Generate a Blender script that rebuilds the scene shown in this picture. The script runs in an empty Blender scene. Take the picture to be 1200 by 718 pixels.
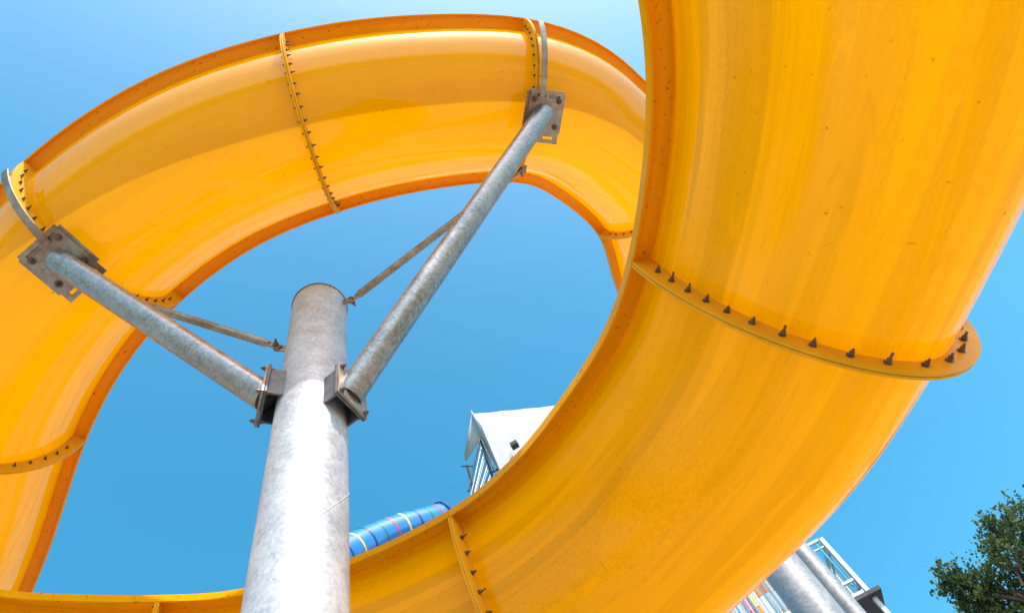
import bpy, math, random
import numpy as np
from mathutils import Vector, Matrix

random.seed(7)
rng = np.random.default_rng(11)
R = math.radians
scene = bpy.context.scene
C = scene.collection
EYE = 1.6                       # eye height of the photographer above the paving

# ------------------------------------------------------------------ camera
F = 800.0                       # focal length in photo pixels (24 mm lens)
ZEN = (402.0, 10.0)             # where plumb lines meet in the photo
def _cam():
    z = np.array([ZEN[0] - 600, 359 - ZEN[1], -F]); z /= np.linalg.norm(z)   # (right, up, back)
    w = np.array([0, 0, -1.0]); y = w - z * w.dot(z); y /= np.linalg.norm(y)
    x = np.cross(y, z)
    return np.array([x, y, z])
M3 = _cam()
cam_d = bpy.data.cameras.new('camera'); cam = bpy.data.objects.new('camera', cam_d); C.objects.link(cam)
cam_d.sensor_width = 36; cam_d.lens = 24.0; cam_d.clip_start = .05; cam_d.clip_end = 3000
mw = Matrix([list(M3[0]) + [0], list(M3[1]) + [0], list(M3[2]) + [EYE], [0, 0, 0, 1]])
cam.matrix_world = mw
scene.camera = cam

def ray(px, py):
    d = M3 @ np.array([px - 600, 359 - py, -F]); return d / np.linalg.norm(d)
def at_h(px, py, h):            # point on the sight line at height h above the eye
    d = ray(px, py); return d / d[2] * h + np.array([0, 0, EYE])
def at_r(px, py, r):            # point on the sight line at horizontal distance r
    d = ray(px, py); return d / math.hypot(d[0], d[1]) * r + np.array([0, 0, EYE])

# ------------------------------------------------------------------ helpers
class MB:
    def __init__(s): s.v = []; s.f = []; s.uv = {}
    def add(s, vs, fs):
        o = len(s.v); s.v += [tuple(float(c) for c in v) for v in vs]
        s.f += [tuple(i + o for i in f) for f in fs]
    def box(s, c, sx, sy, sz, ax=None):
        ax = ax if ax is not None else np.eye(3)
        c = np.array(c, float); vs = []
        for k in range(8):
            l = np.array([(-1, 1)[k & 1] * sx / 2, (-1, 1)[k >> 1 & 1] * sy / 2, (-1, 1)[k >> 2] * sz / 2])
            vs.append(c + l[0] * ax[0] + l[1] * ax[1] + l[2] * ax[2])
        s.add(vs, [(0, 2, 3, 1), (4, 5, 7, 6), (0, 1, 5, 4), (2, 6, 7, 3), (0, 4, 6, 2), (1, 3, 7, 5)])
    def tube(s, pts, r, n=20, caps=True):
        pts = [np.array(p, float) for p in pts]; rs = r if hasattr(r, '__len__') else [r] * len(pts)
        o = len(s.v); ref = None
        for i, p in enumerate(pts):
            t = pts[min(i + 1, len(pts) - 1)] - pts[max(i - 1, 0)]; t /= np.linalg.norm(t)
            if ref is None:
                a = np.array([0, 0, 1.]) if abs(t[2]) < .9 else np.array([1., 0, 0]); ref = a
            u = np.cross(t, ref); u /= np.linalg.norm(u); w = np.cross(u, t); ref = w
            for k in range(n):
                a = 2 * math.pi * k / n
                s.v.append(tuple(p + rs[i] * (math.cos(a) * u + math.sin(a) * w)))
        for i in range(len(pts) - 1):
            for k in range(n):
                a = o + i * n + k; b = o + i * n + (k + 1) % n
                s.f.append((a, b, b + n, a + n))
        if caps:
            s.f.append(tuple(o + k for k in range(n))[::-1]); e = o + (len(pts) - 1) * n
            s.f.append(tuple(e + k for k in range(n)))
    def prism(s, poly, c, ax, h):       # polygon in the plane ax[0],ax[1], extruded h along ax[2]
        n = len(poly); c = np.array(c, float); vs = []
        for z in (0, h):
            for (x, y) in poly: vs.append(c + x * ax[0] + y * ax[1] + z * ax[2])
        s.add(vs, [tuple(range(n))[::-1], tuple(range(n, 2 * n))] + [(i, (i + 1) % n, n + (i + 1) % n, n + i) for i in range(n)])
    def build(s, name, mat, parent=None, smooth=False, bevel=0, angle=35):
        me = bpy.data.meshes.new(name); me.from_pydata(s.v, [], s.f); me.update()
        o = bpy.data.objects.new(name, me); C.objects.link(o)
        for m in (mat if isinstance(mat, (list, tuple)) else [mat]): me.materials.append(m)
        if parent is not None: o.parent = parent
        if smooth:
            for p in me.polygons: p.use_smooth = True
            try:
                import bmesh
                bm = bmesh.new(); bm.from_mesh(me)
                for e in bm.edges:
                    if len(e.link_faces) == 2 and e.calc_face_angle(0) > R(angle): e.smooth = False
                bm.to_mesh(me); bm.free()
            except Exception: pass
        if bevel:
            b = o.modifiers.new('bevel', 'BEVEL'); b.width = bevel; b.segments = 2; b.limit_method = 'ANGLE'
        return o

def tag(o, label=None, cat=None, group=None, kind=None):
    if label: o['label'] = label
    if cat: o['category'] = cat
    if group: o['group'] = group
    if kind: o['kind'] = kind
    return o
def empty(name): 
    o = bpy.data.objects.new(name, None); C.objects.link(o); o.empty_display_size = .3; return o
def norm(v): v = np.array(v, float); return v / np.linalg.norm(v)
def spline(P, n=12):
    P = np.array(P, float); P = np.vstack([2 * P[0] - P[1], P, 2 * P[-1] - P[-2]]); o = []
    for i in range(1, len(P) - 2):
        a, b, c, d = P[i - 1:i + 3]
        for t in np.linspace(0, 1, n, endpoint=False):
            o.append(.5 * ((2 * b) + (c - a) * t + (2 * a - 5 * b + 4 * c - d) * t * t + (3 * b - a - 3 * c + d) * t ** 3))
    o.append(P[-2]); return np.array(o)

# ------------------------------------------------------------------ materials
def mat(name):
    m = bpy.data.materials.new(name); m.use_nodes = True; nt = m.node_tree; nt.nodes.clear()
    out = nt.nodes.new('ShaderNodeOutputMaterial')
    def N(t, **kw):
        n = nt.nodes.new('ShaderNode' + t)
        for k, v in kw.items():
            if k in n.inputs: n.inputs[k].default_value = v
            else: setattr(n, k, v)
        return n
    return m, nt, out, N
def ramp(N, stops, interp='LINEAR'):
    r = N('ValToRGB'); cr = r.color_ramp; cr.interpolation = interp
    while len(cr.elements) < len(stops): cr.elements.new(.5)
    for e, (p, c) in zip(cr.elements, stops):
        e.position = p; e.color = (c, c, c, 1) if not hasattr(c, '__len__') else (*c, 1)
    return r

def flume_mat(name, base, trans, tfac=.45, streak=1.0, rough=.10, weave=1.0, gloss=.55):
    m, nt, out, N = mat(name); L = nt.links.new
    uv = N('UVMap'); uv.uv_map = 'flow'
    def mapped(sx, sy, sz=1):
        mp = N('Mapping'); mp.inputs['Scale'].default_value = (sx, sy, sz); L(uv.outputs[0], mp.inputs[0]); return mp
    # laminate thickness: bands that run along the flow
    nb = N('TexNoise', Scale=1.0, Detail=1.5, Roughness=.4); L(mapped(.10, 3.4).outputs[0], nb.inputs['Vector'])
    rb = ramp(N, [(0, .86), (.40, .86), (.408, .97), (.48, .97), (.486, 1.07), (.56, 1.07), (.566, .90), (1, .94)])
    L(nb.outputs['Fac'], rb.inputs[0])
    nf = N('TexNoise', Scale=1.0, Detail=5.0, Roughness=.62); L(mapped(.55, 26).outputs[0], nf.inputs['Vector'])
    rf = ramp(N, [(.3, .96), (.7, 1.04)]); L(nf.outputs['Fac'], rf.inputs[0])
    # woven glass fibre
    nw = N('TexNoise', Scale=1.0, Detail=4.0, Roughness=.7); L(mapped(30, 120).outputs[0], nw.inputs['Vector'])
    rw = ramp(N, [(.38, 1 - .07 * weave), (.5, 1.0), (.68, 1 + .16 * weave)]); L(nw.outputs['Fac'], rw.inputs[0])
    npch = N('TexNoise', Scale=1.0, Detail=2.0); L(mapped(.35, 2.2).outputs[0], npch.inputs['Vector'])
    rp = ramp(N, [(.45, 0.15), (.6, 1.0)]); L(npch.outputs['Fac'], rp.inputs[0])
    mixw = N('Mix', data_type='FLOAT'); L(rp.outputs[0], mixw.inputs[0]); mixw.inputs[2].default_value = 1; L(rw.outputs[0], mixw.inputs[3])
    m1 = N('Math', operation='MULTIPLY'); L(rb.outputs[0], m1.inputs[0]); L(rf.outputs[0], m1.inputs[1])
    m2 = N('Math', operation='MULTIPLY'); L(m1.outputs[0], m2.inputs[0]); L(mixw.outputs[0], m2.inputs[1])
    nl = N('TexNoise', Scale=1.0, Detail=2.5, Roughness=.5); L(mapped(.22, 4.6).outputs[0], nl.inputs['Vector'])
    rl = ramp(N, [(.455, 1), (.462, 1.13), (.468, 1), (.535, 1), (.538, .90), (.545, 1), (.60, 1), (.604, 1.1), (.61, 1)]); L(nl.outputs['Fac'], rl.inputs[0])
    m3 = N('Math', operation='MULTIPLY'); L(m2.outputs[0], m3.inputs[0]); L(rl.outputs[0], m3.inputs[1]); m2 = m3
    # small specks and scuffs of dirt
    geo = N('TexCoord')
    ns = N('TexNoise', Scale=38.0, Detail=6.0, Roughness=.6); L(geo.outputs['Object'], ns.inputs['Vector'])
    rs = ramp(N, [(.675 - .05 * (streak == .5), 0), (.74 - .05 * (streak == .5), .7)]); L(ns.outputs['Fac'], rs.inputs[0])
    nd = N('TexNoise', Scale=3.0, Detail=8.0, Roughness=.7); L(geo.outputs['Object'], nd.inputs['Vector'])
    rd = ramp(N, [(.45, 0), (.75, .22)]); L(nd.outputs['Fac'], rd.inputs[0])
    # short scuffs across the flow and grime washed down from the rims
    nsc = N('TexNoise', Scale=1.0, Detail=1.0); L(mapped(38, 3.0).outputs[0], nsc.inputs['Vector'])
    rsc = ramp(N, [(.775, 0), (.785, .45), (.82, 0)]); L(nsc.outputs['Fac'], rsc.inputs[0])
    ngr = N('TexNoise', Scale=1.0, Detail=5.0, Roughness=.65); L(mapped(1.6, 34).outputs[0], ngr.inputs['Vector'])
    rgr = ramp(N, [(.62, 0), (.76, .14)]); L(ngr.outputs['Fac'], rgr.inputs[0])
    dm = N('Math', operation='MAXIMUM'); L(rsc.outputs[0], dm.inputs[0]); L(rs.outputs[0], dm.inputs[1])
    dm2 = N('Math', operation='MAXIMUM'); L(dm.outputs[0], dm2.inputs[0]); L(rgr.outputs[0], dm2.inputs[1]); rs = dm2
    def shade(col, dirt=(.16, .07, .02)):
        c1 = N('Mix', data_type='RGBA', blend_type='MULTIPLY'); c1.inputs[0].default_value = streak
        c1.inputs[6].default_value = (*col, 1); L(m2.outputs[0], c1.inputs[7])
        c2 = N('Mix', data_type='RGBA'); L(rs.outputs[0], c2.inputs[0]); L(c1.outputs[2], c2.inputs[6]); c2.inputs[7].default_value = (*dirt, 1)
        c3 = N('Mix', data_type='RGBA', blend_type='MULTIPLY'); L(rd.outputs[0], c3.inputs[0]); L(c2.outputs[2], c3.inputs[6]); c3.inputs[7].default_value = (.86, .74, .6, 1)
        return c3.outputs[2]
    # slightly wavy gel coat
    nbp = N('TexNoise', Scale=1.0, Detail=2.0); L(mapped(1.1, 5).outputs[0], nbp.inputs['Vector'])
    bp = N('Bump', Strength=.06 if gloss >= 1 else .2, Distance=.02); L(nbp.outputs['Fac'], bp.inputs['Height'])
    bp2 = N('Bump', Strength=.06 * weave, Distance=.004); L(nw.outputs['Fac'], bp2.inputs['Height']); L(bp.outputs[0], bp2.inputs['Normal'])
    p = N('BsdfPrincipled'); L(shade(base), p.inputs['Base Color']); L(bp2.outputs[0], p.inputs['Normal'])
    rr = ramp(N, [(.3, rough * .8), (.7, rough * 1.5)]); L(nd.outputs['Fac'], rr.inputs[0]); L(rr.outputs[0], p.inputs['Roughness'])
    p.inputs['IOR'].default_value = 1.28 if gloss < 1 else 1.40; p.inputs['Specular IOR Level'].default_value = .5 if gloss >= 1 else .35
    t = N('BsdfTranslucent'); L(shade(trans, (.1, .03, .0)), t.inputs['Color'])
    mx = N('MixShader'); mx.inputs[0].default_value = tfac; L(p.outputs[0], mx.inputs[1]); L(t.outputs[0], mx.inputs[2])
    L(mx.outputs[0], out.inputs[0]); return m

YB = (.93, .392, .0); YT = (1.0, .46, .0)
M_FLUME = flume_mat('yellow_gelcoat', YB, YT, .17, .85, weave=1.1, gloss=.6)
M_SMOOTH = flume_mat('yellow_gelcoat_smooth', YB, YT, .24, .25, .03, .25, 1.0)
M_LIP = flume_mat('yellow_rim', (.90, .40, .004), (.95, .50, .002), .15, .5, .2, .3)
M_FLANGE = flume_mat('yellow_flange', (.93, .52, .02), (1, .56, .01), .30, .4, .3, .3)

def steel_mat(name, c0, c1, metal=.55, rough=.42, rust=0.0, scale=9):
    m, nt, out, N = mat(name); L = nt.links.new
    tc = N('TexCoord')
    n1 = N('TexVoronoi', Scale=scale * 4.0); n1.feature = 'F1'; L(tc.outputs['Object'], n1.inputs['Vector'])
    n2 = N('TexNoise', Scale=scale * .35, Detail=8.0, Roughness=.65); L(tc.outputs['Object'], n2.inputs['Vector'])
    n4 = N('TexNoise', Scale=scale * 8, Detail=4.0, Roughness=.7); L(tc.outputs['Object'], n4.inputs['Vector'])
    a = N('Math', operation='MULTIPLY_ADD'); L(n1.outputs['Color'], a.inputs[0]); a.inputs[1].default_value = .35; L(n2.outputs['Fac'], a.inputs[2])
    r = ramp(N, [(.40, c0), (.85, c1)]); L(a.outputs[0], r.inputs[0])
    # white oxide speckle
    r4 = ramp(N, [(.60, 0), (.70, .5)]); L(n4.outputs['Fac'], r4.inputs[0])
    c4 = N('Mix', data_type='RGBA'); L(r4.outputs[0], c4.inputs[0]); L(r.outputs[0], c4.inputs[6]); c4.inputs[7].default_value = (*[min(.55, q * 1.35) for q in c1], 1)
    n3 = N('TexNoise', Scale=scale * .6, Detail=10.0, Roughness=.7); L(tc.outputs['Object'], n3.inputs['Vector'])
    r3 = ramp(N, [(.62 - .25 * rust, 0), (.78 - .15 * rust, min(1, rust * 1.2))]); L(n3.outputs['Fac'], r3.inputs[0])
    c = N('Mix', data_type='RGBA'); L(r3.outputs[0], c.inputs[0]); L(c4.outputs[2], c.inputs[6]); c.inputs[7].default_value = (.20, .10, .045, 1)
    p = N('BsdfPrincipled', Metallic=metal); L(c.outputs[2], p.inputs['Base Color'])
    rr = ramp(N, [(.3, rough * .8), (.7, rough * 1.3)]); L(n2.outputs['Fac'], rr.inputs[0]); L(rr.outputs[0], p.inputs['Roughness'])
    b = N('Bump', Strength=.12, Distance=.004); L(n4.outputs['Fac'], b.inputs['Height']); L(b.outputs[0], p.inputs['Normal'])
    L(p.outputs[0], out.inputs[0]); return m
M_GALV = steel_mat('galvanised_steel', (.30, .31, .325), (.54, .55, .56), .25, .45, .03, 16)
M_GALV_ARM = steel_mat('galvanised_arm', (.16, .16, .16), (.36, .35, .335), .7, .33, .40, 16)
M_GALV_OLD = steel_mat('stained_galvanised', (.22, .20, .17), (.40, .37, .30), .6, .42, .75)
M_BRKT = steel_mat('shaded_galvanised', (.06, .07, .09), (.16, .165, .175), .35, .55, .35)  # dark blue-grey: the brackets' shade is put into the steel colour
M_COL = steel_mat('weathered_galvanised', (.20, .21, .22), (.36, .37, .38), .4, .5, .05)
M_BOLT = steel_mat('rusty_bolt', (.10, .07, .05), (.22, .17, .12), .6, .55, .6, 30)
M_DARKST = steel_mat('dark_steel', (.015, .018, .024), (.035, .038, .045), .2, .6, .1)
M_WHITEST = steel_mat('white_painted_steel', (.40, .42, .44), (.52, .54, .56), .0, .45, .10)

def paint(name, col, rough=.4, var=.12, trans=0, scale=3.0, bump=0.0, coat=0):
    m, nt, out, N = mat(name); L = nt.links.new
    tc = N('TexCoord'); n = N('TexNoise', Scale=scale, Detail=7.0, Roughness=.6); L(tc.outputs['Object'], n.inputs['Vector'])
    r = ramp(N, [(.3, tuple(c * (1 - var) for c in col)), (.7, tuple(min(1, c * (1 + var)) for c in col))]); L(n.outputs['Fac'], r.inputs[0])
    p = N('BsdfPrincipled', Roughness=rough); L(r.outputs[0], p.inputs['Base Color'])
    p.inputs['Coat Weight'].default_value = coat
    if bump:
        b = N('Bump', Strength=bump, Distance=.05); L(n.outputs['Fac'], b.inputs['Height']); L(b.outputs[0], p.inputs['Normal'])
    if trans:
        t = N('BsdfTranslucent'); L(r.outputs[0], t.inputs['Color'])
        mx = N('MixShader'); mx.inputs[0].default_value = trans; L(p.outputs[0], mx.inputs[1]); L(t.outputs[0], mx.inputs[2]); L(mx.outputs[0], out.inputs[0])
    else: L(p.outputs[0], out.inputs[0])
    return m
M_TARP = paint('white_tarpaulin', (.46, .46, .46), .7, .06, .2, 1.6, .9)
M_BLUE = paint('blue_gelcoat', (.02, .20, .62), .15, .1, 0, 2, 0, .5)
M_RY = paint('yellow_ring', (.8, .62, .12), .3); M_RB = paint('navy_ring', (.01, .05, .22), .3)
M_RG = paint('green_ring', (.0, .22, .16), .3); M_RR = paint('red_ring', (.62, .08, .10), .3)
M_TEAL = paint('teal_paint', (.02, .24, .33), .3); M_PINK = paint('pink_paint', (.75, .16, .22), .4)
M_ORNG = paint('orange_paint', (.85, .30, .06), .4); M_YEL = paint('pale_yellow_paint', (.85, .62, .2), .4)
M_WHT = paint('white_paint', (.75, .75, .74), .4)

# ------------------------------------------------------------------ flume
LIP = .105; TH = .012
def path_pts(ctrl, hs, n=12):
    return spline([at_h(p[0], p[1], h) for p, h in zip(ctrl, hs)], n)

class Flume:
    def __init__(s, I, W, e, away, depth, expo=2.25):
        s.I = I; n = len(I); s.n = n
        W = np.ones(n) * W if not hasattr(W, '__len__') else np.array(W)
        T = np.gradient(I, axis=0); Th = T.copy(); Th[:, 2] = 0; Th /= np.linalg.norm(Th, axis=1)[:, None]
        N = np.stack([Th[:, 1], -Th[:, 0], 0 * Th[:, 0]], 1) * away
        s.O = I + N * W[:, None] + np.array([0, 0, e])
        s.T = T / np.linalg.norm(T, axis=1)[:, None]
        s.A = (s.O - I); s.W = np.linalg.norm(s.A, axis=1); s.A /= s.W[:, None]
        up = np.array([0, 0, 1.]); s.U = up - s.A * (s.A @ up)[:, None]; s.U /= np.linalg.norm(s.U, axis=1)[:, None]
        s.Mid = (I + s.O) / 2; s.d = depth; s.expo = expo; s.mat = M_SMOOTH if depth < .8 else M_FLUME
        s.arc = np.concatenate([[0], np.cumsum(np.linalg.norm(np.diff(s.Mid, axis=0), axis=1))])
    def at(s, i, x, z, off=0):
        """point in the cross section at (fractional) station i"""
        i0 = int(min(max(math.floor(i), 0), s.n - 2)); t = i - i0
        L = lambda a: a[i0] * (1 - t) + a[i0 + 1] * t
        return L(s.Mid) + L(s.A) * x + L(s.U) * z + L(s.T) * off
    def hw(s, i): return np.interp(i, range(s.n), s.W) / 2
    def prof(s, i, a, grow=0.0):
        """a: 0 inner rim .. pi outer rim"""
        b = s.hw(i) - LIP + grow * .98; d = s.d + grow; e = 2 / s.expo
        c, sn = math.cos(a), math.sin(a)
        return -math.copysign(abs(c) ** e, c) * b, -abs(sn) ** e * d - .02 * (grow == 0)
    def section(s, root, i0, i1, NA=44, step=3):
        st = list(np.linspace(i0, i1, max(3, int((i1 - i0) / step) * 2 + 1)))
        m = MB(); uvs = []
        aa = [math.pi * k / NA for k in range(NA + 1)]
        for i in st:
            q = np.interp(i, range(s.n), s.arc)
            pr = [s.prof(i, a) for a in aa]; acc = 0
            pr = [(pr[0][0] - .004, 0)] + pr + [(pr[-1][0] + .004, 0)]
            for k, (x, z) in enumerate(pr):
                if k: acc += math.dist(pr[k], pr[k - 1])
                m.v.append(tuple(s.at(i, x, z))); uvs.append((q, acc))
        w = NA + 3
        for r_ in range(len(st) - 1):
            for k in range(w - 1):
                a = r_ * w + k; m.f.append((a, a + 1, a + w + 1, a + w))
        body = m.build('flume_section', s.mat, root, smooth=True, angle=60)
        put_uv(body, uvs)
        for sd in (-1, 1):
            m = MB(); uvs = []
            for i in st:
                h = s.hw(i); q = np.interp(i, range(s.n), s.arc)
                P = [(h - LIP - .006, .0), (h - LIP - .006, -TH), (h - .012, -TH), (h - .012, -.052), (h, -.052), (h, .001), (h - .004, .004)]
                for k, (x, z) in enumerate(P):
                    m.v.append(tuple(s.at(i, sd * x, z + .003))); uvs.append((q, x))
            w = 7
            for r_ in range(len(st) - 1):
                for k in range(w):
                    a = r_ * w + k; b = r_ * w + (k + 1) % w; m.f.append((a, b, b + w, a + w))
            m.f.append(tuple(range(w))); m.f.append(tuple((len(st) - 1) * w + k for k in range(w)))
            lp = m.build('rim_lip', M_LIP, body, smooth=True); put_uv(lp, uvs)
        return body
    def flange(s, root, i, bolts=20, width=.105, a_from=.10, a_to=.92, both=True):
        """two mating plates that stand out from the shell, with a row of bolts"""
        m = MB(); uvs = []; NA = 48; th = .011
        for sgn in (-1, 1):
            o = len(m.v)
            for k in range(NA + 1):
                a = math.pi * k / NA
                g = width
                x0, z0 = s.prof(i, a); x1, z1 = s.prof(i, a, g)
                if k in (0, NA): z1 = -.03; z0 = -.03
                for (x, z, off) in ((x0, z0, sgn * .002), (x1, z1, sgn * .002), (x1, z1, sgn * (.002 + th)), (x0, z0, sgn * (.002 + th))):
                    m.v.append(tuple(s.at(i, x, z, off))); uvs.append((off * 5 + a, x))
            for k in range(NA):
                for c in range(4):
                    a_ = o + 4 * k + c; b_ = o + 4 * k + (c + 1) % 4; m.f.append((a_, b_, b_ + 4, a_ + 4))
            m.f.append((o, o + 1, o + 2, o + 3)); e = o + 4 * NA; m.f.append((e, e + 1, e + 2, e + 3))
        fl = m.build('joint_flange', M_FLANGE, root, smooth=True, angle=40); put_uv(fl, uvs)
        # bolts, evenly spaced by arc length along the middle of the flange
        if bolts:
            aa = np.linspace(0, math.pi, 300); P = np.array([s.prof(i, a, width * .48) for a in aa])
            arc = np.concatenate([[0], np.cumsum(np.linalg.norm(np.diff(P, axis=0), axis=1))])
            T = norm(s.at(i + .5, 0, 0) - s.at(i - .5, 0, 0))
            for k in range(bolts):
                q = (a_from + (a_to - a_from) * k / (bolts - 1)) * arc[-1] + random.uniform(-.006, .006)
                x = np.interp(q, arc, P[:, 0]); z = np.interp(q, arc, P[:, 1])
                bolt(fl, s.at(i, x, z), T, .014, .0088 if s.d > .8 else .0075, ln=random.uniform(.022, .040) * (1 if s.d > .8 else .75))
        return fl
def put_uv(o, uvs):
    l = o.data.uv_layers.new(name='flow')
    for lp in o.data.loops: l.data[lp.index].uv = uvs[lp.vertex_index]
def bolt(parent, p, T, t, r=.0098, name='bolt', ln=None, m_=None):
    """hex head, washers, nut and threaded end through a joint of half thickness t"""
    T = norm(T + rng.normal(0, .05, 3)); a = np.array([0, 0, 1.]) if abs(T[2]) < .9 else np.array([1., 0, 0])
    u = norm(np.cross(T, a)); w = np.cross(T, u); ax = np.array([u, w, T]); m = MB()
    ph = random.uniform(0, 1)
    hexa = [(r * math.cos(math.pi / 3 * k + ph), r * math.sin(math.pi / 3 * k + ph)) for k in range(6)]
    circ = lambda q: [(q * math.cos(math.pi / 8 * k), q * math.sin(math.pi / 8 * k)) for k in range(16)]
    ln = ln or random.uniform(.028, .046)
    m.prism(circ(r * 1.55), p + T * t, ax, .003); m.prism(hexa, p + T * (t + .0035), ax, .014); m.prism(circ(r * .52), p - T * (t + .008), ax, 2 * t + ln + .01)
    m.prism(circ(r * 1.5), p - T * (t + .003), ax, .003); m.prism(hexa, p - T * (t + .013), ax, .0095)
    return m.build(name, m_ or M_BOLT, parent)

# --- the high turn, which curls round behind the post
J_img = [(-20, 850), (20, 738), (60, 640), (103, 513), (150, 425), (215, 350), (300, 288), (398, 247), (500, 222), (600, 213), (650, 231), (700, 275), (719, 330)]
J_h = []
for k in range(len(J_img)):
    t = (k - 7) / 4; J_h.append(5.7 + .734 * t + .267 * t * t if k >= 3 else 5.233 - .07 * (3 - k))
Jc = [at_h(p[0], p[1], h) for p, h in zip(J_img, J_h)]
Jc += [Jc[-1] + np.array([.0, .95, .3]), Jc[-1] + np.array([.1, 1.9, .55])]
J = Flume(spline(Jc, 12), 1.40, .077, -1, .65, 2.1)
def away_ok(fl, i, ref): return np.dot((fl.O - fl.I)[i][:2], (fl.I[i] - ref)[:2]) > 0
if not away_ok(J, 84, np.array([-1., 4., 0])): J = Flume(spline(Jc, 12), 1.40, .077, 1, .65, 2.1)
slideJ = tag(empty('water_slide'), 'glossy yellow open water slide turn curving high against the sky behind the grey post', 'water slide')
jj = [0] + [36, 60, 84, 106.6, 132, J.n - 1]
# --- the low turn, which sweeps past the camera on the right
K_img = [(-420, 560), (-260, 622), (-110, 668), (0, 690), (75, 696), (187, 697), (280, 690), (400, 658), (525, 598), (600, 537), (660, 462), (708, 385), (735, 305), (752, 200), (757, 100), (748, 0), (722, -110), (670, -240)]
s_ = [0.0]
K_h0 = [3.12, 3.07, 3.02, 2.97, 2.93, 2.87, 2.82, 2.74, 2.66, 2.61, 2.56, 2.51, 2.46, 2.40, 2.34, 2.28, 2.22, 2.15]
Kc = [at_h(p[0], p[1], h * 1.12 - .10 - .05 * (k - 12)) for k, (p, h) in enumerate(zip(K_img, K_h0))]
KI = spline(Kc, 12); KW = 1.20 + .055 * (np.clip(np.arange(len(KI)), 60, 192) - 144) / 48
K = Flume(KI, KW, -.04, 1, 1.03, 1.95)
if not away_ok(K, 96, np.array([0., .3, 0])): K = Flume(KI, KW, -.04, -1, 1.03, 1.95)
slideK = tag(empty('water_slide'), 'large yellow water slide turn sweeping close overhead on the right, seen from underneath', 'water slide')
def ends(fl, root, joints, flz, bolts):
    for a, b in zip(joints[:-1], joints[1:]): fl.section(root, a + .02, b - .02)
    for i in joints[1:-1]: fl.flange(root, i, bolts.get(i, 0), **flz)
ends(J, slideJ, jj, {}, {36: 18, 60: 20, 84: 21, 106.6: 20, 132: 18})
ends(K, slideK, [0, 60, 96, 144, K.n - 1], dict(a_from=.07, a_to=.965), {60: 12, 96: 20, 144: 22})
for root in (slideJ, slideK):
    pass

# ------------------------------------------------------------------ support post
DP = 2.0
dp = ray(376, 345); dp = np.array([dp[0], dp[1]]) / math.hypot(dp[0], dp[1]); PX, PY = dp * DP
def pole_z(px, py): d = ray(px, py); return DP / math.hypot(d[0], d[1]) * d[2] + EYE
RP = .187; _t = ray(376, 333); ptop = (DP - RP) / math.hypot(_t[0], _t[1]) * _t[2] + EYE
post = tag(empty('support_post'), 'tall galvanised steel post with two bolted arms reaching up to the yellow slide', 'post')
post.location = (0, 0, 0)
m = MB(); zs = [0, 1.2, 2.4, 3.0, 3.6, 4.2, 4.8, 5.4, ptop]
m.tube([(PX, PY, z) for z in zs], RP, 64); shaft = m.build('shaft', M_GALV, post, smooth=True)
m = MB(); m.tube([(PX, PY, ptop + .001), (PX, PY, ptop + .012)], RP + .008, 64); m.build('top_plate', M_GALV_OLD, shaft, smooth=True)
# thin raised line spiralling round the shaft
m = MB(); zspiral = pole_z(350, 668)
cdir = math.atan2(-PY, -PX)
pts = [(PX + (RP) * math.cos(cdir + a), PY + (RP) * math.sin(cdir + a), zspiral + .30 * a) for a in np.linspace(-1.9, 1.9, 40)]
m.tube(pts, .002, 6); m.build('spiral_line', M_GALV, shaft, smooth=True)
m = MB(); m.tube([(PX, PY, 0), (PX, PY, .025)], .42, 48); m.build('base_plate', M_GALV_OLD, post)

def arm(pimg, timg, station, amid, r=.078):
    """bracket on the post, sloping tube, slotted plates bolted to the slide"""
    zc = pole_z(*pimg)
    top = timg
    c = np.array([PX, PY, zc]); dirh = norm(np.array([top[0] - PX, top[1] - PY, 0.]))
    side = np.array([-dirh[1], dirh[0], 0]); up = np.array([0, 0, 1.])
    p0 = c + dirh * (RP + .085)
    d = norm(top - (c + dirh * (RP + .095)))
    # u-shaped bracket box, open underneath
    br = MB(); w = .19; h = .26; dep = .062; tk = .012
    mid = c + dirh * (RP + dep / 2 - .03)
    br.box(mid + side * (w / 2 - tk / 2), dep + .05, tk, h, np.array([dirh, side, up]))
    br.box(mid - side * (w / 2 - tk / 2), dep + .05, tk, h, np.array([dirh, side, up]))
    br.box(mid + up * (h / 2 - tk / 2), dep + .049, w - 2 * tk - .001, tk, np.array([dirh, side, up]))
    brk = br.build('arm_bracket', M_BRKT, post, bevel=.003)
    pl = MB(); e = c + dirh * (RP + dep + .002); pl.box(e, .014, w + .035, h + .035, np.array([dirh, side, up]))
    pl.build('end_plate', M_BRKT, brk, bevel=.003)
    pl = MB(); e2 = e + dirh * .0155; pl.box(e2, .014, w + .035, h + .035, np.array([dirh, side, up])); 
    pl.build('end_plate', M_GALV_OLD, brk, bevel=.003)
    for sx in (-1, 1):
        for sz in (-1, 1):
            bolt(brk, e + dirh * .008 + side * sx * (w / 2 - .005) + up * sz * (h / 2 - .005), dirh, .016, .010, ln=.022)
    m = MB(); m.tube([e2 - d * .04, e2 + (top - e2) * .33, e2 + (top - e2) * .66, top], r, 40)
    tb = m.build('support_arm', M_GALV_ARM, post, smooth=True)
    return tb, brk, d

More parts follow.
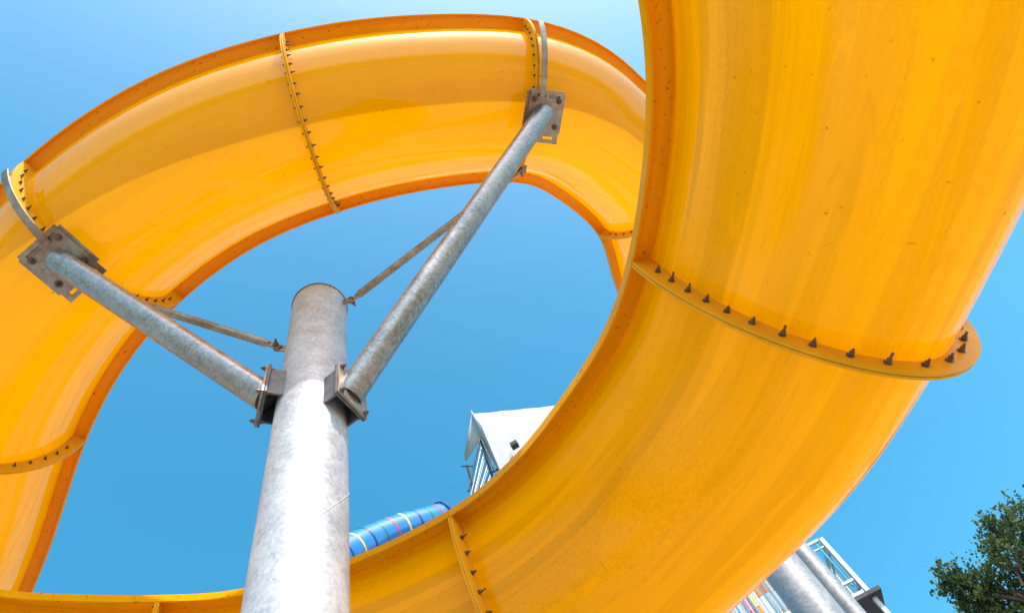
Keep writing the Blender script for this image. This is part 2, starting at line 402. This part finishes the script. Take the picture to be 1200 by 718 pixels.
def profpt(fl, i, a, g=0): x, z = fl.prof(i, a, g); return fl.at(i, x, z)
def plates(fl, i, a, tb, flip):
    """pair of slotted steel plates clamped across the flange under the slide"""
    c = profpt(fl, i, a, .135); T = norm(fl.at(i + 1, 0, 0) - fl.at(i - 1, 0, 0))
    tan = norm(profpt(fl, i, a + .05, .13) - profpt(fl, i, a - .05, .13)); nrm = norm(np.cross(T, tan))
    if np.dot(nrm, c - fl.at(i, 0, 0)) < 0: nrm = -nrm
    def slotted(c, ax, w, h, name, mt):
        m = MB(); t = .012; s = .028; L_ = .10
        # plate as frame of strips round four slots
        xs = [-w / 2, -w / 2 + .03, -w / 2 + .03 + .022, w / 2 - .052, w / 2 - .03, w / 2]
        ys = [-h / 2, -h / 2 + .035, -h / 2 + .035 + L_, h / 2 - .035 - L_, h / 2 - .035, h / 2]
        holes = {(1, 1), (3, 1), (1, 3), (3, 3)}
        V = {}
        for z in (0, t):
            for a_, x in enumerate(xs):
                for b_, y in enumerate(ys):
                    V[(a_, b_, z)] = len(m.v); m.v.append(tuple(c + x * ax[0] + y * ax[1] + z * ax[2]))
        cells = {(a_, b_) for a_ in range(5) for b_ in range(5)} - holes
        for (a_, b_) in cells:
            m.f.append((V[a_, b_, 0], V[a_, b_ + 1, 0], V[a_ + 1, b_ + 1, 0], V[a_ + 1, b_, 0]))
            m.f.append((V[a_, b_, t], V[a_ + 1, b_, t], V[a_ + 1, b_ + 1, t], V[a_, b_ + 1, t]))
            for (da, db, e0, e1) in ((-1, 0, (0, 0), (0, 1)), (1, 0, (1, 1), (1, 0)), (0, -1, (1, 0), (0, 0)), (0, 1, (0, 1), (1, 1))):
                if (a_ + da, b_ + db) not in cells:
                    A_ = (a_ + e0[0], b_ + e0[1]); B_ = (a_ + e1[0], b_ + e1[1])
                    m.f.append((V[A_[0], A_[1], 0], V[B_[0], B_[1], 0], V[B_[0], B_[1], t], V[A_[0], A_[1], t]))
        return m.build(name, mt, tb, bevel=.002)
    ax = np.array([T, tan, nrm])
    slotted(c, ax, .34, .30, 'mounting_plate', M_GALV_OLD)
    slotted(c + nrm * .014 - tan * .03, np.array([tan, -T, nrm]), .40, .30, 'mounting_plate', M_GALV_OLD)
    for sx in (-1, 1):
        for sy in (-1, 1):
            bolt(tb, c + nrm * .014 + T * sx * .11 + tan * sy * .10, nrm, .013, .016, ln=.035)
    # curved strap that follows the flange up the outer wall
    return c, T, tan, nrm

def strap(fl, i, a0, a1, side):
    m = MB(); n = 24
    for k in range(n + 1):
        a = a0 + (a1 - a0) * k / n
        for (g, off) in ((.118, side * .016), (.175, side * .016), (.175, side * .066), (.165, side * .066), (.165, side * .026), (.118, side * .026)):
            x, z = fl.prof(i, a, g); m.v.append(tuple(fl.at(i, x, z) + norm(fl.at(i + 1, 0, 0) - fl.at(i - 1, 0, 0)) * off))
    for k in range(n):
        for c in range(6):
            a_ = 6 * k + c; b_ = 6 * k + (c + 1) % 6; m.f.append((a_, b_, b_ + 6, a_ + 6))
    m.f.append(tuple(range(6))); m.f.append(tuple(6 * n + c for c in range(6)))
    return m.build('saddle_strap', M_GALV_OLD, post, smooth=True, angle=30)

AM = {60: 1.62, 107.3: 1.55}
for (i, pimg, sd) in ((60, (327, 468), 1), (107.3, (392, 492), -1)):
    a = AM[i]; c0 = profpt(J, i, a, .135)
    nrm_pt = profpt(J, i, a, .16)
    tb, brk, d = arm(pimg, nrm_pt, i, a)
    plates(J, i, a, tb, sd)
    strap(J, i, a + .13, 2.62, sd)
# tie rods with flattened ends, post top to inner side of the slide
def rod(zc, i, a):
    end = profpt(J, i, a, .12); dirh = norm(np.array([end[0] - PX, end[1] - PY, 0.])); s0 = np.array([PX, PY, zc]) + dirh * (RP - .002)
    lug = MB(); side = np.array([-dirh[1], dirh[0], 0]); up = np.array([0, 0, 1.])
    lug.box(s0 + dirh * .030, .075, .012, .07, np.array([dirh, side, up])); lg = lug.build('rod_lug', M_GALV_OLD, post, bevel=.003)
    p0 = s0 + dirh * .05 + side * .014; d = norm(end - p0)
    m = MB(); L_ = np.linalg.norm(end - p0); ax = np.array([d, side, norm(np.cross(d, side))])
    m.box(p0 + d * .03, .10, .014, .05, ax); m.box(end - d * .06, .16, .014, .05, ax)
    m.tube([p0 + d * .06, p0 + d * .09, end - d * .15, end - d * .12], [.018, .027, .027, .018], 20)
    rd = m.build('tie_rod', M_GALV_OLD, post, smooth=True)
    bolt(rd, p0 + d * .01, side, .012, .014); bolt(rd, end - d * .02, side, .012, .014)
    m = MB(); T = norm(J.at(i + 1, 0, 0) - J.at(i - 1, 0, 0))
    m.box(end + np.array([0, 0, .02]), .10, .07, .012, np.array([T, norm(np.cross(T, up)), norm(np.cross(norm(np.cross(T, up)), T))])); m.build('clamp', M_GALV_OLD, rd)
rod(ptop - .66, 60, 1.12); rod(ptop - .10, 106.6, .80)

# ------------------------------------------------------------------ ground
def ground_mat():
    m, nt, out, N = mat('paving'); L = nt.links.new; tc = N('TexCoord')
    b = N('TexBrick'); mp = N('Mapping'); mp.inputs['Scale'].default_value = (.5, .5, .5); L(tc.outputs['Object'], mp.inputs[0]); L(mp.outputs[0], b.inputs[0])
    b.inputs['Color1'].default_value = (.36, .33, .28, 1); b.inputs['Color2'].default_value = (.31, .28, .25, 1); b.inputs['Mortar'].default_value = (.2, .19, .17, 1)
    b.inputs['Mortar Size'].default_value = .01
    n = N('TexNoise', Scale=.8, Detail=8.0); L(tc.outputs['Object'], n.inputs['Vector']); r = ramp(N, [(.3, .8), (.7, 1.1)]); L(n.outputs['Fac'], r.inputs[0])
    c = N('Mix', data_type='RGBA', blend_type='MULTIPLY'); c.inputs[0].default_value = 1; L(b.outputs['Color'], c.inputs[6]); L(r.outputs[0], c.inputs[7])
    p = N('BsdfPrincipled', Roughness=.85); L(c.outputs[2], p.inputs['Base Color']); L(p.outputs[0], out.inputs[0]); return m
m = MB(); m.add([(-35, -35, .004), (35, -35, .004), (35, 45, .004), (-35, 45, .004)], [(0, 1, 2, 3)])
tag(m.build('pavement', ground_mat()), kind='structure')
m = MB(); m.add([(-900, -900, 0), (900, -900, 0), (900, 900, 0), (-900, 900, 0)], [(0, 1, 2, 3)])
tag(m.build('ground', paint('lawn', (.09, .13, .04), .9, .3, 0, .4)), kind='structure')

# ------------------------------------------------------------------ background: tower with white canopy
def bar(m, a, b, r=.03, n=8): m.tube([a, b], r, n)
def tower_axes(px, py, r, turn):
    c = at_r(px, py, r); f = norm([c[0], c[1], 0]); s = np.array([-f[1], f[0], 0.])
    ca, sa = math.cos(turn), math.sin(turn)
    return c, f * ca + s * sa, -f * sa + s * ca
RT = 20.0
def tarp_tower():
    t = tag(empty('slide_tower'), 'distant platform tower under a white tarpaulin roof, dark steel frame', 'tower')
    # eave corner nearest: post top
    zr = at_r(557, 485, RT)[2]
    A0 = at_r(563, 514, RT)                    # near gable peak foot / post head
    Lc = at_r(546, 541, RT + 1.0)              # left rear eave
    ridge0 = at_r(553, 485, RT + .5); ridge1 = at_r(690, 470, RT + 3.2)
    ea0 = at_r(588, 563, RT - .3); ea1 = at_r(720, 560, RT + 2.0)
    ridge1[2] = ridge0[2] + .1
    n = 40; m = MB()
    # front slope of tarpaulin, sagging between ropes
    A0e = A0
    rows = []
    for k in range(n + 1):
        u = k / n; top = ridge0 * (1 - u) + ridge1 * u; bot = (A0e if k == 0 else ea0 * (1 - u) + ea1 * u)
        row = []
        for j in range(9):
            v = j / 8; p = top * (1 - v) + bot * v; p = p - norm([p[0], p[1], 0]) * (.75 * min(v / .3, (1 - v) / .7) + .05 * math.sin(31 * u + 5 * v) * (.3 + v)) + np.array([0, 0, -.06 * math.sin(9 * u) * v])
            row.append(p)
        rows.append(row)
    for row in rows: m.v += [tuple(p) for p in row]
    for k in range(n):
        for j in range(8): a = k * 9 + j; m.f.append((a, a + 1, a + 10, a + 9))
    o = len(m.v)
    # gable cloth, left end
    g = [ridge0, A0, Lc, Lc + np.array([0, 0, .55]), (ridge0 + Lc) / 2 + np.array([0, 0, .28])]
    m.add(g, [(0, 1, 2), (0, 2, 3, 4)])
    cn = m.build('canopy', M_TARP, t, smooth=True, angle=60)
    sm = cn.modifiers.new('s', 'SOLIDIFY'); sm.thickness = .015
    zf = at_r(549, 573, RT)[2] - 1.0
    P = [A0 + np.array([0, 0, -.05]), Lc, at_r(588, 556, RT - .2), Lc + (at_r(588, 556, RT - .2) - A0)]
    for p in (at_r(547, 545, RT + 1.0), at_r(563, 514, RT + .1), at_r(640, 520, RT + 2.5), at_r(650, 500, RT + 5)):
        m = MB(); m.box((p[0], p[1], p[2] / 2), .10, .10, p[2], np.eye(3)); m.build('post', M_DARKST, t)
    m = MB(); bar(m, at_r(563, 512, RT - .1), at_r(549, 575, RT - .1), .05); m.build('brace', M_DARKST, t)
    m = MB(); bar(m, at_r(564, 514, RT - .2), at_r(580, 552, RT - .2), .045); m.build('brace', M_DARKST, t)
    m = MB(); bar(m, at_r(541, 546, RT + .8), at_r(554, 546, RT + .0), .035); m.build('rail', M_DARKST, t)
    m = MB(); bar(m, at_r(576, 553, RT - .2), at_r(592, 545, RT + .4), .06); m.build('rail', M_DARKST, t)
    # stairs railing: slats white and blue
    for k in range(9):
        u = k / 8; top = at_r(564 + 13 * u, 524 + 28 * u, RT + .1); bot = at_r(552 + 14 * u, 580 - 2 * u, RT + .1)
        m = MB(); bar(m, top, bot, .022 if k % 2 else .03, 6); m.build('baluster', (M_TEAL, M_DARKST, M_WHT)[k % 3], t)
    q = at_r(603, 521, RT - .4); m = MB(); m.box(q, .35, .3, .28); m.build('floodlight', M_DARKST, t, bevel=.02)
    fl_c = at_r(600, 650, RT + 1.5); m = MB(); m.box((fl_c[0], fl_c[1], fl_c[2]), 3, 3, .2); m.build('platform', M_DARKST, t)
    return t
tarp_tower()

# ------------------------------------------------------------------ blue tube slide with coloured joint rings
tube = tag(empty('tube_slide'), 'blue closed tube slide with coloured joint rings behind the steel post', 'tube slide')
RB = 16.0
def tp(px, py, r): return at_r(px, py, r)
tc_img = [(300, 722, 14.6), (350, 688, 15.0), (385, 663, 15.4), (415, 646, 15.7), (445, 632, 16.0), (475, 621, 16.3), (500, 614, 16.6), (518, 609, 16.9)]
tpts = spline([tp(*q) for q in tc_img], 8); rt = [.50] * len(tpts)
arcs = np.concatenate([[0], np.cumsum(np.linalg.norm(np.diff(tpts, axis=0), axis=1))])
m = MB(); m.tube(tpts, .60, 32, caps=False); tb_ = m.build('tube', M_BLUE, tube, smooth=True)
ringm = [M_RB, M_RY, M_RB, M_RG, M_RR, M_RY, M_RB, M_RG, M_RR]
imgx = [398, 413, 427, 442, 456, 470, 485, 498, 510]
for mm_, x in zip(ringm, imgx):
    xi = np.array([q[0] for q in spline([(a, b, c) for a, b, c in tc_img], 8)])
    f_ = np.interp(x, xi, range(len(xi))); i0 = int(f_); p = tpts[i0] * (1 - f_ + i0) + tpts[min(i0 + 1, len(tpts) - 1)] * (f_ - i0)
    d = norm(tpts[min(i0 + 1, len(tpts) - 1)] - tpts[i0])
    m = MB(); m.tube([p - d * .035, p + d * .035], .608, 32); m.build('joint_ring', mm_, tube, smooth=True)
m = MB(); m.tube([tpts[-1] - norm(tpts[-1] - tpts[-2]) * .05, tpts[-1] + norm(tpts[-1] - tpts[-2]) * .05], .66, 32); m.build('end_flange', M_RB, tube, smooth=True)
mid = tpts[len(tpts) // 3]
m = MB(); m.tube([(mid[0], mid[1], 0), (mid[0], mid[1], mid[2] - .42)], .14, 20); m.build('leg', M_GALV, tube, smooth=True)
mid = tpts[-3]
m = MB(); m.tube([(mid[0], mid[1], 0), (mid[0], mid[1], mid[2] - .42)], .14, 20); m.build('leg', M_GALV, tube, smooth=True)

# ------------------------------------------------------------------ right: columns and stair tower
def column(px, py, r, rad, top, label):
    c = at_r(px, py, r); o = tag(empty('steel_column'), label, 'column', 'steel columns by the stair tower')
    o.location = (c[0], c[1], 0)
    m = MB(); m.tube([(0, 0, 0), (0, 0, top / 2), (0, 0, top)], rad, 48); m.build('shaft', M_COL, o, smooth=True)
    m = MB(); m.tube([(0, 0, top + .001), (0, 0, top + .03)], rad + .02, 48); m.build('top_plate', M_GALV_OLD, o)
    m = MB(); m.tube([(0, 0, 0.0), (0, 0, .03)], rad + .15, 32); m.build('base_plate', M_GALV_OLD, o)
column(937, 690, 7.6, .235, 9.4, 'thick galvanised steel column, the wider one under the yellow slide')
column(966, 677, 8.4, .118, 9.8, 'slim galvanised steel column between the thick column and the white railing')
def stair_tower():
    t = tag(empty('stair_tower'), 'stair tower with white railings, teal tube and colourful panels behind the columns', 'tower')
    RR = 11.5
    Pt = at_r(962, 631, RR); Pb = at_r(1021, 694, RR)         # outer corner, vertical edge
    cx, cy = Pt[0], Pt[1]; ztop = Pt[2]; zbot = Pb[2]
    f = norm([cx, cy, 0]); s = np.array([f[1], -f[0], 0.])     # s: to the right in the photo
    up = np.array([0, 0, 1.])
    Q = at_r(925, 670, RR)
    if np.dot(Q - Pt, s) > 0: s = -s
    ca, sa = math.cos(-.3), math.sin(-.3)
    s2 = s * ca - f * sa; f2 = f * ca + s * sa; s, f = s2, f2
    corner = lambda a, b, z: np.array([cx, cy, 0]) - s * a + f * b + up * z
    wd, dp_ = 2.6, 2.6
    for (a, b) in ((0, 0), (wd, 0), (0, dp_), (wd, dp_)):
        m = MB(); p = corner(a, b, 0); m.box((p[0], p[1], (ztop) / 2), .07, .07, ztop, np.array([s, f, up])); m.build('post', M_WHITEST, t)
    for (z, hgt, w_) in ((ztop, .05, .05), (ztop - .16, .03, .03), (zbot + .34, .05, .04), (zbot + .05, .12, .05)):
        for (a0, b0, a1, b1) in ((0.056, 0, wd - .056, 0), (0, .056, 0, dp_ - .056), (.056, dp_, wd - .056, dp_), (wd, .056, wd, dp_ - .056)):
            p, q = corner(a0, b0, z), corner(a1, b1, z); d = norm(q - p)
            m = MB(); m.box((p + q) / 2, np.linalg.norm(q - p), w_, hgt, np.array([d, np.cross(up, d), up])); m.build('rail', M_WHITEST, t)
    for (a0, b0, a1, b1) in ((0, 0, wd, 0), (0, 0, 0, dp_)):
        for k in range(1, 20):
            u = k / 20; p = corner(a0 + (a1 - a0) * u, b0 + (b1 - b0) * u, 0)
            m = MB(); m.box((p[0], p[1], (ztop + zbot + .2) / 2), .03, .03, ztop - zbot - .3, np.array([s, f, up]))
            m.build('baluster', M_TEAL if k % 3 else M_BLUE if k % 2 else M_WHITEST, t)
    m = MB(); c = corner(wd / 2, dp_ / 2, zbot - .06); m.box(c, wd + .3, dp_ + .3, .07, np.array([s, f, up])); m.build('platform', M_DARKST, t)
    # teal enclosed spiral inside the cage
    pts = [corner(wd / 2 + .8 * math.cos(a), dp_ / 2 + .8 * math.sin(a), zbot - 3.2 + .52 * a) for a in np.linspace(0, 14, 60) if zbot - 3.2 + .52 * a < ztop - .4]
    m = MB(); m.tube(pts, .16, 16); m.build('tube', M_BLUE, t, smooth=True)
    # painted hoarding of the lower flights, white bars in front
    mats = [M_PINK, M_ORNG, M_WHT, M_YEL, M_TEAL, M_RR, M_WHT, M_ORNG, M_WHT]
    a0 = at_r(985, 740, RR + .6); b0 = at_r(842, 712, RR + .6); ztop2 = max(a0[2], b0[2]) + 1.0; a0[2] = b0[2] = 0
    d = norm(b0 - a0); Lw = np.linalg.norm(b0 - a0); nn = np.cross(up, d); nn = nn if np.dot(nn, a0) < 0 else -nn; ax = np.array([d, nn, up])
    q = 0
    while q < Lw + .6:
        wseg = random.uniform(.10, .26); z = ztop2
        for lv in range(7):
            hseg = random.uniform(.25, .75)
            c = a0 + d * (q + wseg / 2) + up * (z - hseg / 2)
            m = MB(); m.box(c, wseg - .012, .03, hseg - .015, ax); m.build('panel', mats[random.randrange(9)], t); z -= hseg
        q += wseg
    q = 0
    while q < Lw + .6:
        m = MB(); m.box(a0 + d * q + nn * .12 + up * (ztop2 / 2 - .5), .03, .03, ztop2 + 1.0, ax); m.build('baluster', M_WHITEST, t); q += .17
    m = MB(); m.box(a0 + d * (Lw / 2 + .3) + nn * .12 + up * (ztop2 + .03), Lw + .8, .06, .06, ax); m.build('rail', M_WHITEST, t)
    m = MB(); m.box(a0 + d * (Lw / 2 + .3) - nn * .9 + up * (ztop2 - 1.2), Lw + .6, 1.5, .08, ax); m.build('platform', M_DARKST, t)
    return t
stair_tower()

# ------------------------------------------------------------------ tree
def leaf_mat():
    m, nt, out, N = mat('leaves'); L = nt.links.new
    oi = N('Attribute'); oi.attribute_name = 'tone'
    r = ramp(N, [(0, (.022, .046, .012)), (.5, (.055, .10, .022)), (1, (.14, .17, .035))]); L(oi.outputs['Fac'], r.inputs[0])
    p = N('BsdfPrincipled', Roughness=.75); L(r.outputs[0], p.inputs['Base Color'])
    t = N('BsdfTranslucent'); L(r.outputs[0], t.inputs['Color']); mx = N('MixShader'); mx.inputs[0].default_value = .3
    L(p.outputs[0], mx.inputs[1]); L(t.outputs[0], mx.inputs[2]); L(mx.outputs[0], out.inputs[0]); return m
M_LEAF = leaf_mat(); M_BARK = paint('bark', (.10, .075, .05), .9, .35, 0, 12, .6)
def tree():
    # crown of sprays with gaps
    t = tag(empty('tree'), 'dark green leafy tree in the lower right corner against the sky', 'tree')
    RR = 15.0
    base = at_r(1300, 760, RR); bx, by = base[0], base[1]
    # clump centres: (photo x, photo y, distance, radius)
    cl = [(1165, 612, 15.0, .50), (1185, 590, 15.3, .42), (1200, 625, 15, .8), (1175, 650, 14.6, .62), (1195, 670, 15.2, .8), (1165, 690, 15.4, .55),
          (1112, 672, 14.4, .36), (1130, 680, 14.6, .42), (1103, 666, 14.3, .22), (1148, 672, 14.6, .30), (1150, 705, 15, .45), (1130, 705, 15, .28), (1190, 715, 15, .8), (1145, 700, 14.6, .40),
          (1205, 572, 15.6, .26), (1240, 600, 15.5, .9), (1240, 660, 15.5, 1.1), (1290, 640, 15.6, 1.3), (1330, 700, 16, 1.5), (1260, 720, 15.5, 1.2), (1230, 750, 15, 1.0), (1170, 740, 15, .7), (1300, 790, 15, 1.4), (1155, 607, 15.1, .25), (1158, 636, 14.8, .3)]
    cs = [(at_r(a, b, c), r) for a, b, c, r in [(a + 13, b + 12, c, r * .83) for a, b, c, r in cl]]
    m = MB(); top = np.array([bx, by, cs[17][0][2] + .5]); trunk = [np.array([bx, by, 0]), np.array([bx + .1, by, top[2] * .4]), np.array([bx, by + .1, top[2] * .75]), top]
    m.tube(trunk, [.30, .24, .15, .05], 14); tr = m.build('trunk', M_BARK, t, smooth=True)
    m = MB()
    for c, r in cs:
        z0 = max(1.5, c[2] - np.linalg.norm(c[:2] - np.array([bx, by])) * .7); z0 = min(z0, top[2] * .95); s0 = np.array([bx, by, z0])
        mid = (s0 + c) / 2 + rng.normal(0, .12, 3) + np.array([0, 0, -.1]); m.tube([s0, mid, c], [.06, .035, .012], 6)
        for k in range(7):
            e = c + norm(rng.normal(0, 1, 3)) * r * .9; m.tube([mid * .2 + c * .8, (c + e) / 2 + rng.normal(0, .04, 3), e], [.014, .009, .004], 4)
    m.build('limb', M_BARK, tr, smooth=True)
    V = []; Fc = []; tone = []
    for c, r in cs:
        # sprays of leaves, each spray a drooping twig of small leaves
        nsp = int(80 * r ** 1.7 + 30)
        for k in range(nsp):
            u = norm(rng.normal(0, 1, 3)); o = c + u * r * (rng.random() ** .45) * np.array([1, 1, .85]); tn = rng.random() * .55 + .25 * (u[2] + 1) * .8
            dirv = norm(u + rng.normal(0, .5, 3) + np.array([-.2, 0, .35])); ln = rng.uniform(.12, .32)
            for q in range(13):
                p = o + dirv * ln * q / 12 + rng.normal(0, .022, 3); a = norm(dirv * .7 + rng.normal(0, .8, 3)); b = norm(np.cross(a, rng.normal(0, 1, 3)))
                L_ = rng.uniform(.04, .10); w = L_ * .36; i0 = len(V)
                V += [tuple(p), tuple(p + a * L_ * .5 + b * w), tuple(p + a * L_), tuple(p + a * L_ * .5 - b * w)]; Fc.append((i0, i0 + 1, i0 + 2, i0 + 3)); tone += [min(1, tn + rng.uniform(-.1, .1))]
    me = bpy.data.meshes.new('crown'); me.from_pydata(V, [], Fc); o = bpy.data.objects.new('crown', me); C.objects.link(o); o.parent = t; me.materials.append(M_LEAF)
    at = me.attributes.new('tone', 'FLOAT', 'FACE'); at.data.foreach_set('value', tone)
    return t
tree()

# ------------------------------------------------------------------ light
SUN_EL, SUN_AZ = R(54.3), R(-47)      # azimuth measured from +X towards +Y
sd = Vector((math.cos(SUN_EL) * math.cos(SUN_AZ), math.cos(SUN_EL) * math.sin(SUN_AZ), math.sin(SUN_EL)))
ld = bpy.data.lights.new('sun', 'SUN'); ld.energy = 4.4; ld.angle = R(.53); ld.color = (1, .96, .9)
lo = bpy.data.objects.new('sun', ld); C.objects.link(lo); lo.rotation_euler = (-sd).to_track_quat('-Z', 'Y').to_euler()
w = bpy.data.worlds.new('World'); scene.world = w; w.use_nodes = True; nt = w.node_tree
bg = nt.nodes['Background']; sky = nt.nodes.new('ShaderNodeTexSky'); sky.sky_type = 'NISHITA'; sky.sun_disc = False
sky.sun_elevation = SUN_EL; sky.sun_rotation = math.pi / 2 - SUN_AZ
sky.air_density = 1.0; sky.dust_density = 2.2; sky.ozone_density = 1.0; sky.altitude = 0
hs = nt.nodes.new('ShaderNodeHueSaturation'); hs.inputs['Saturation'].default_value = 1.42; hs.inputs['Hue'].default_value = .468; hs.inputs['Value'].default_value = .243
nt.links.new(sky.outputs[0], hs.inputs['Color']); gm = nt.nodes.new('ShaderNodeGamma'); gm.inputs[1].default_value = 1.1; nt.links.new(hs.outputs[0], gm.inputs[0])
ml = nt.nodes.new('ShaderNodeVectorMath'); ml.operation = 'SCALE'; ml.inputs['Scale'].default_value = 7.4; nt.links.new(gm.outputs[0], ml.inputs[0]); nt.links.new(ml.outputs[0], bg.inputs[0]); bg.inputs[1].default_value = .15
scene.view_settings.view_transform = 'Standard'; scene.view_settings.look = 'None'; scene.view_settings.gamma = 1
scene.view_settings.exposure = .31
scene.render.engine = 'CYCLES'; scene.cycles.max_bounces = 8; scene.cycles.transparent_max_bounces = 8
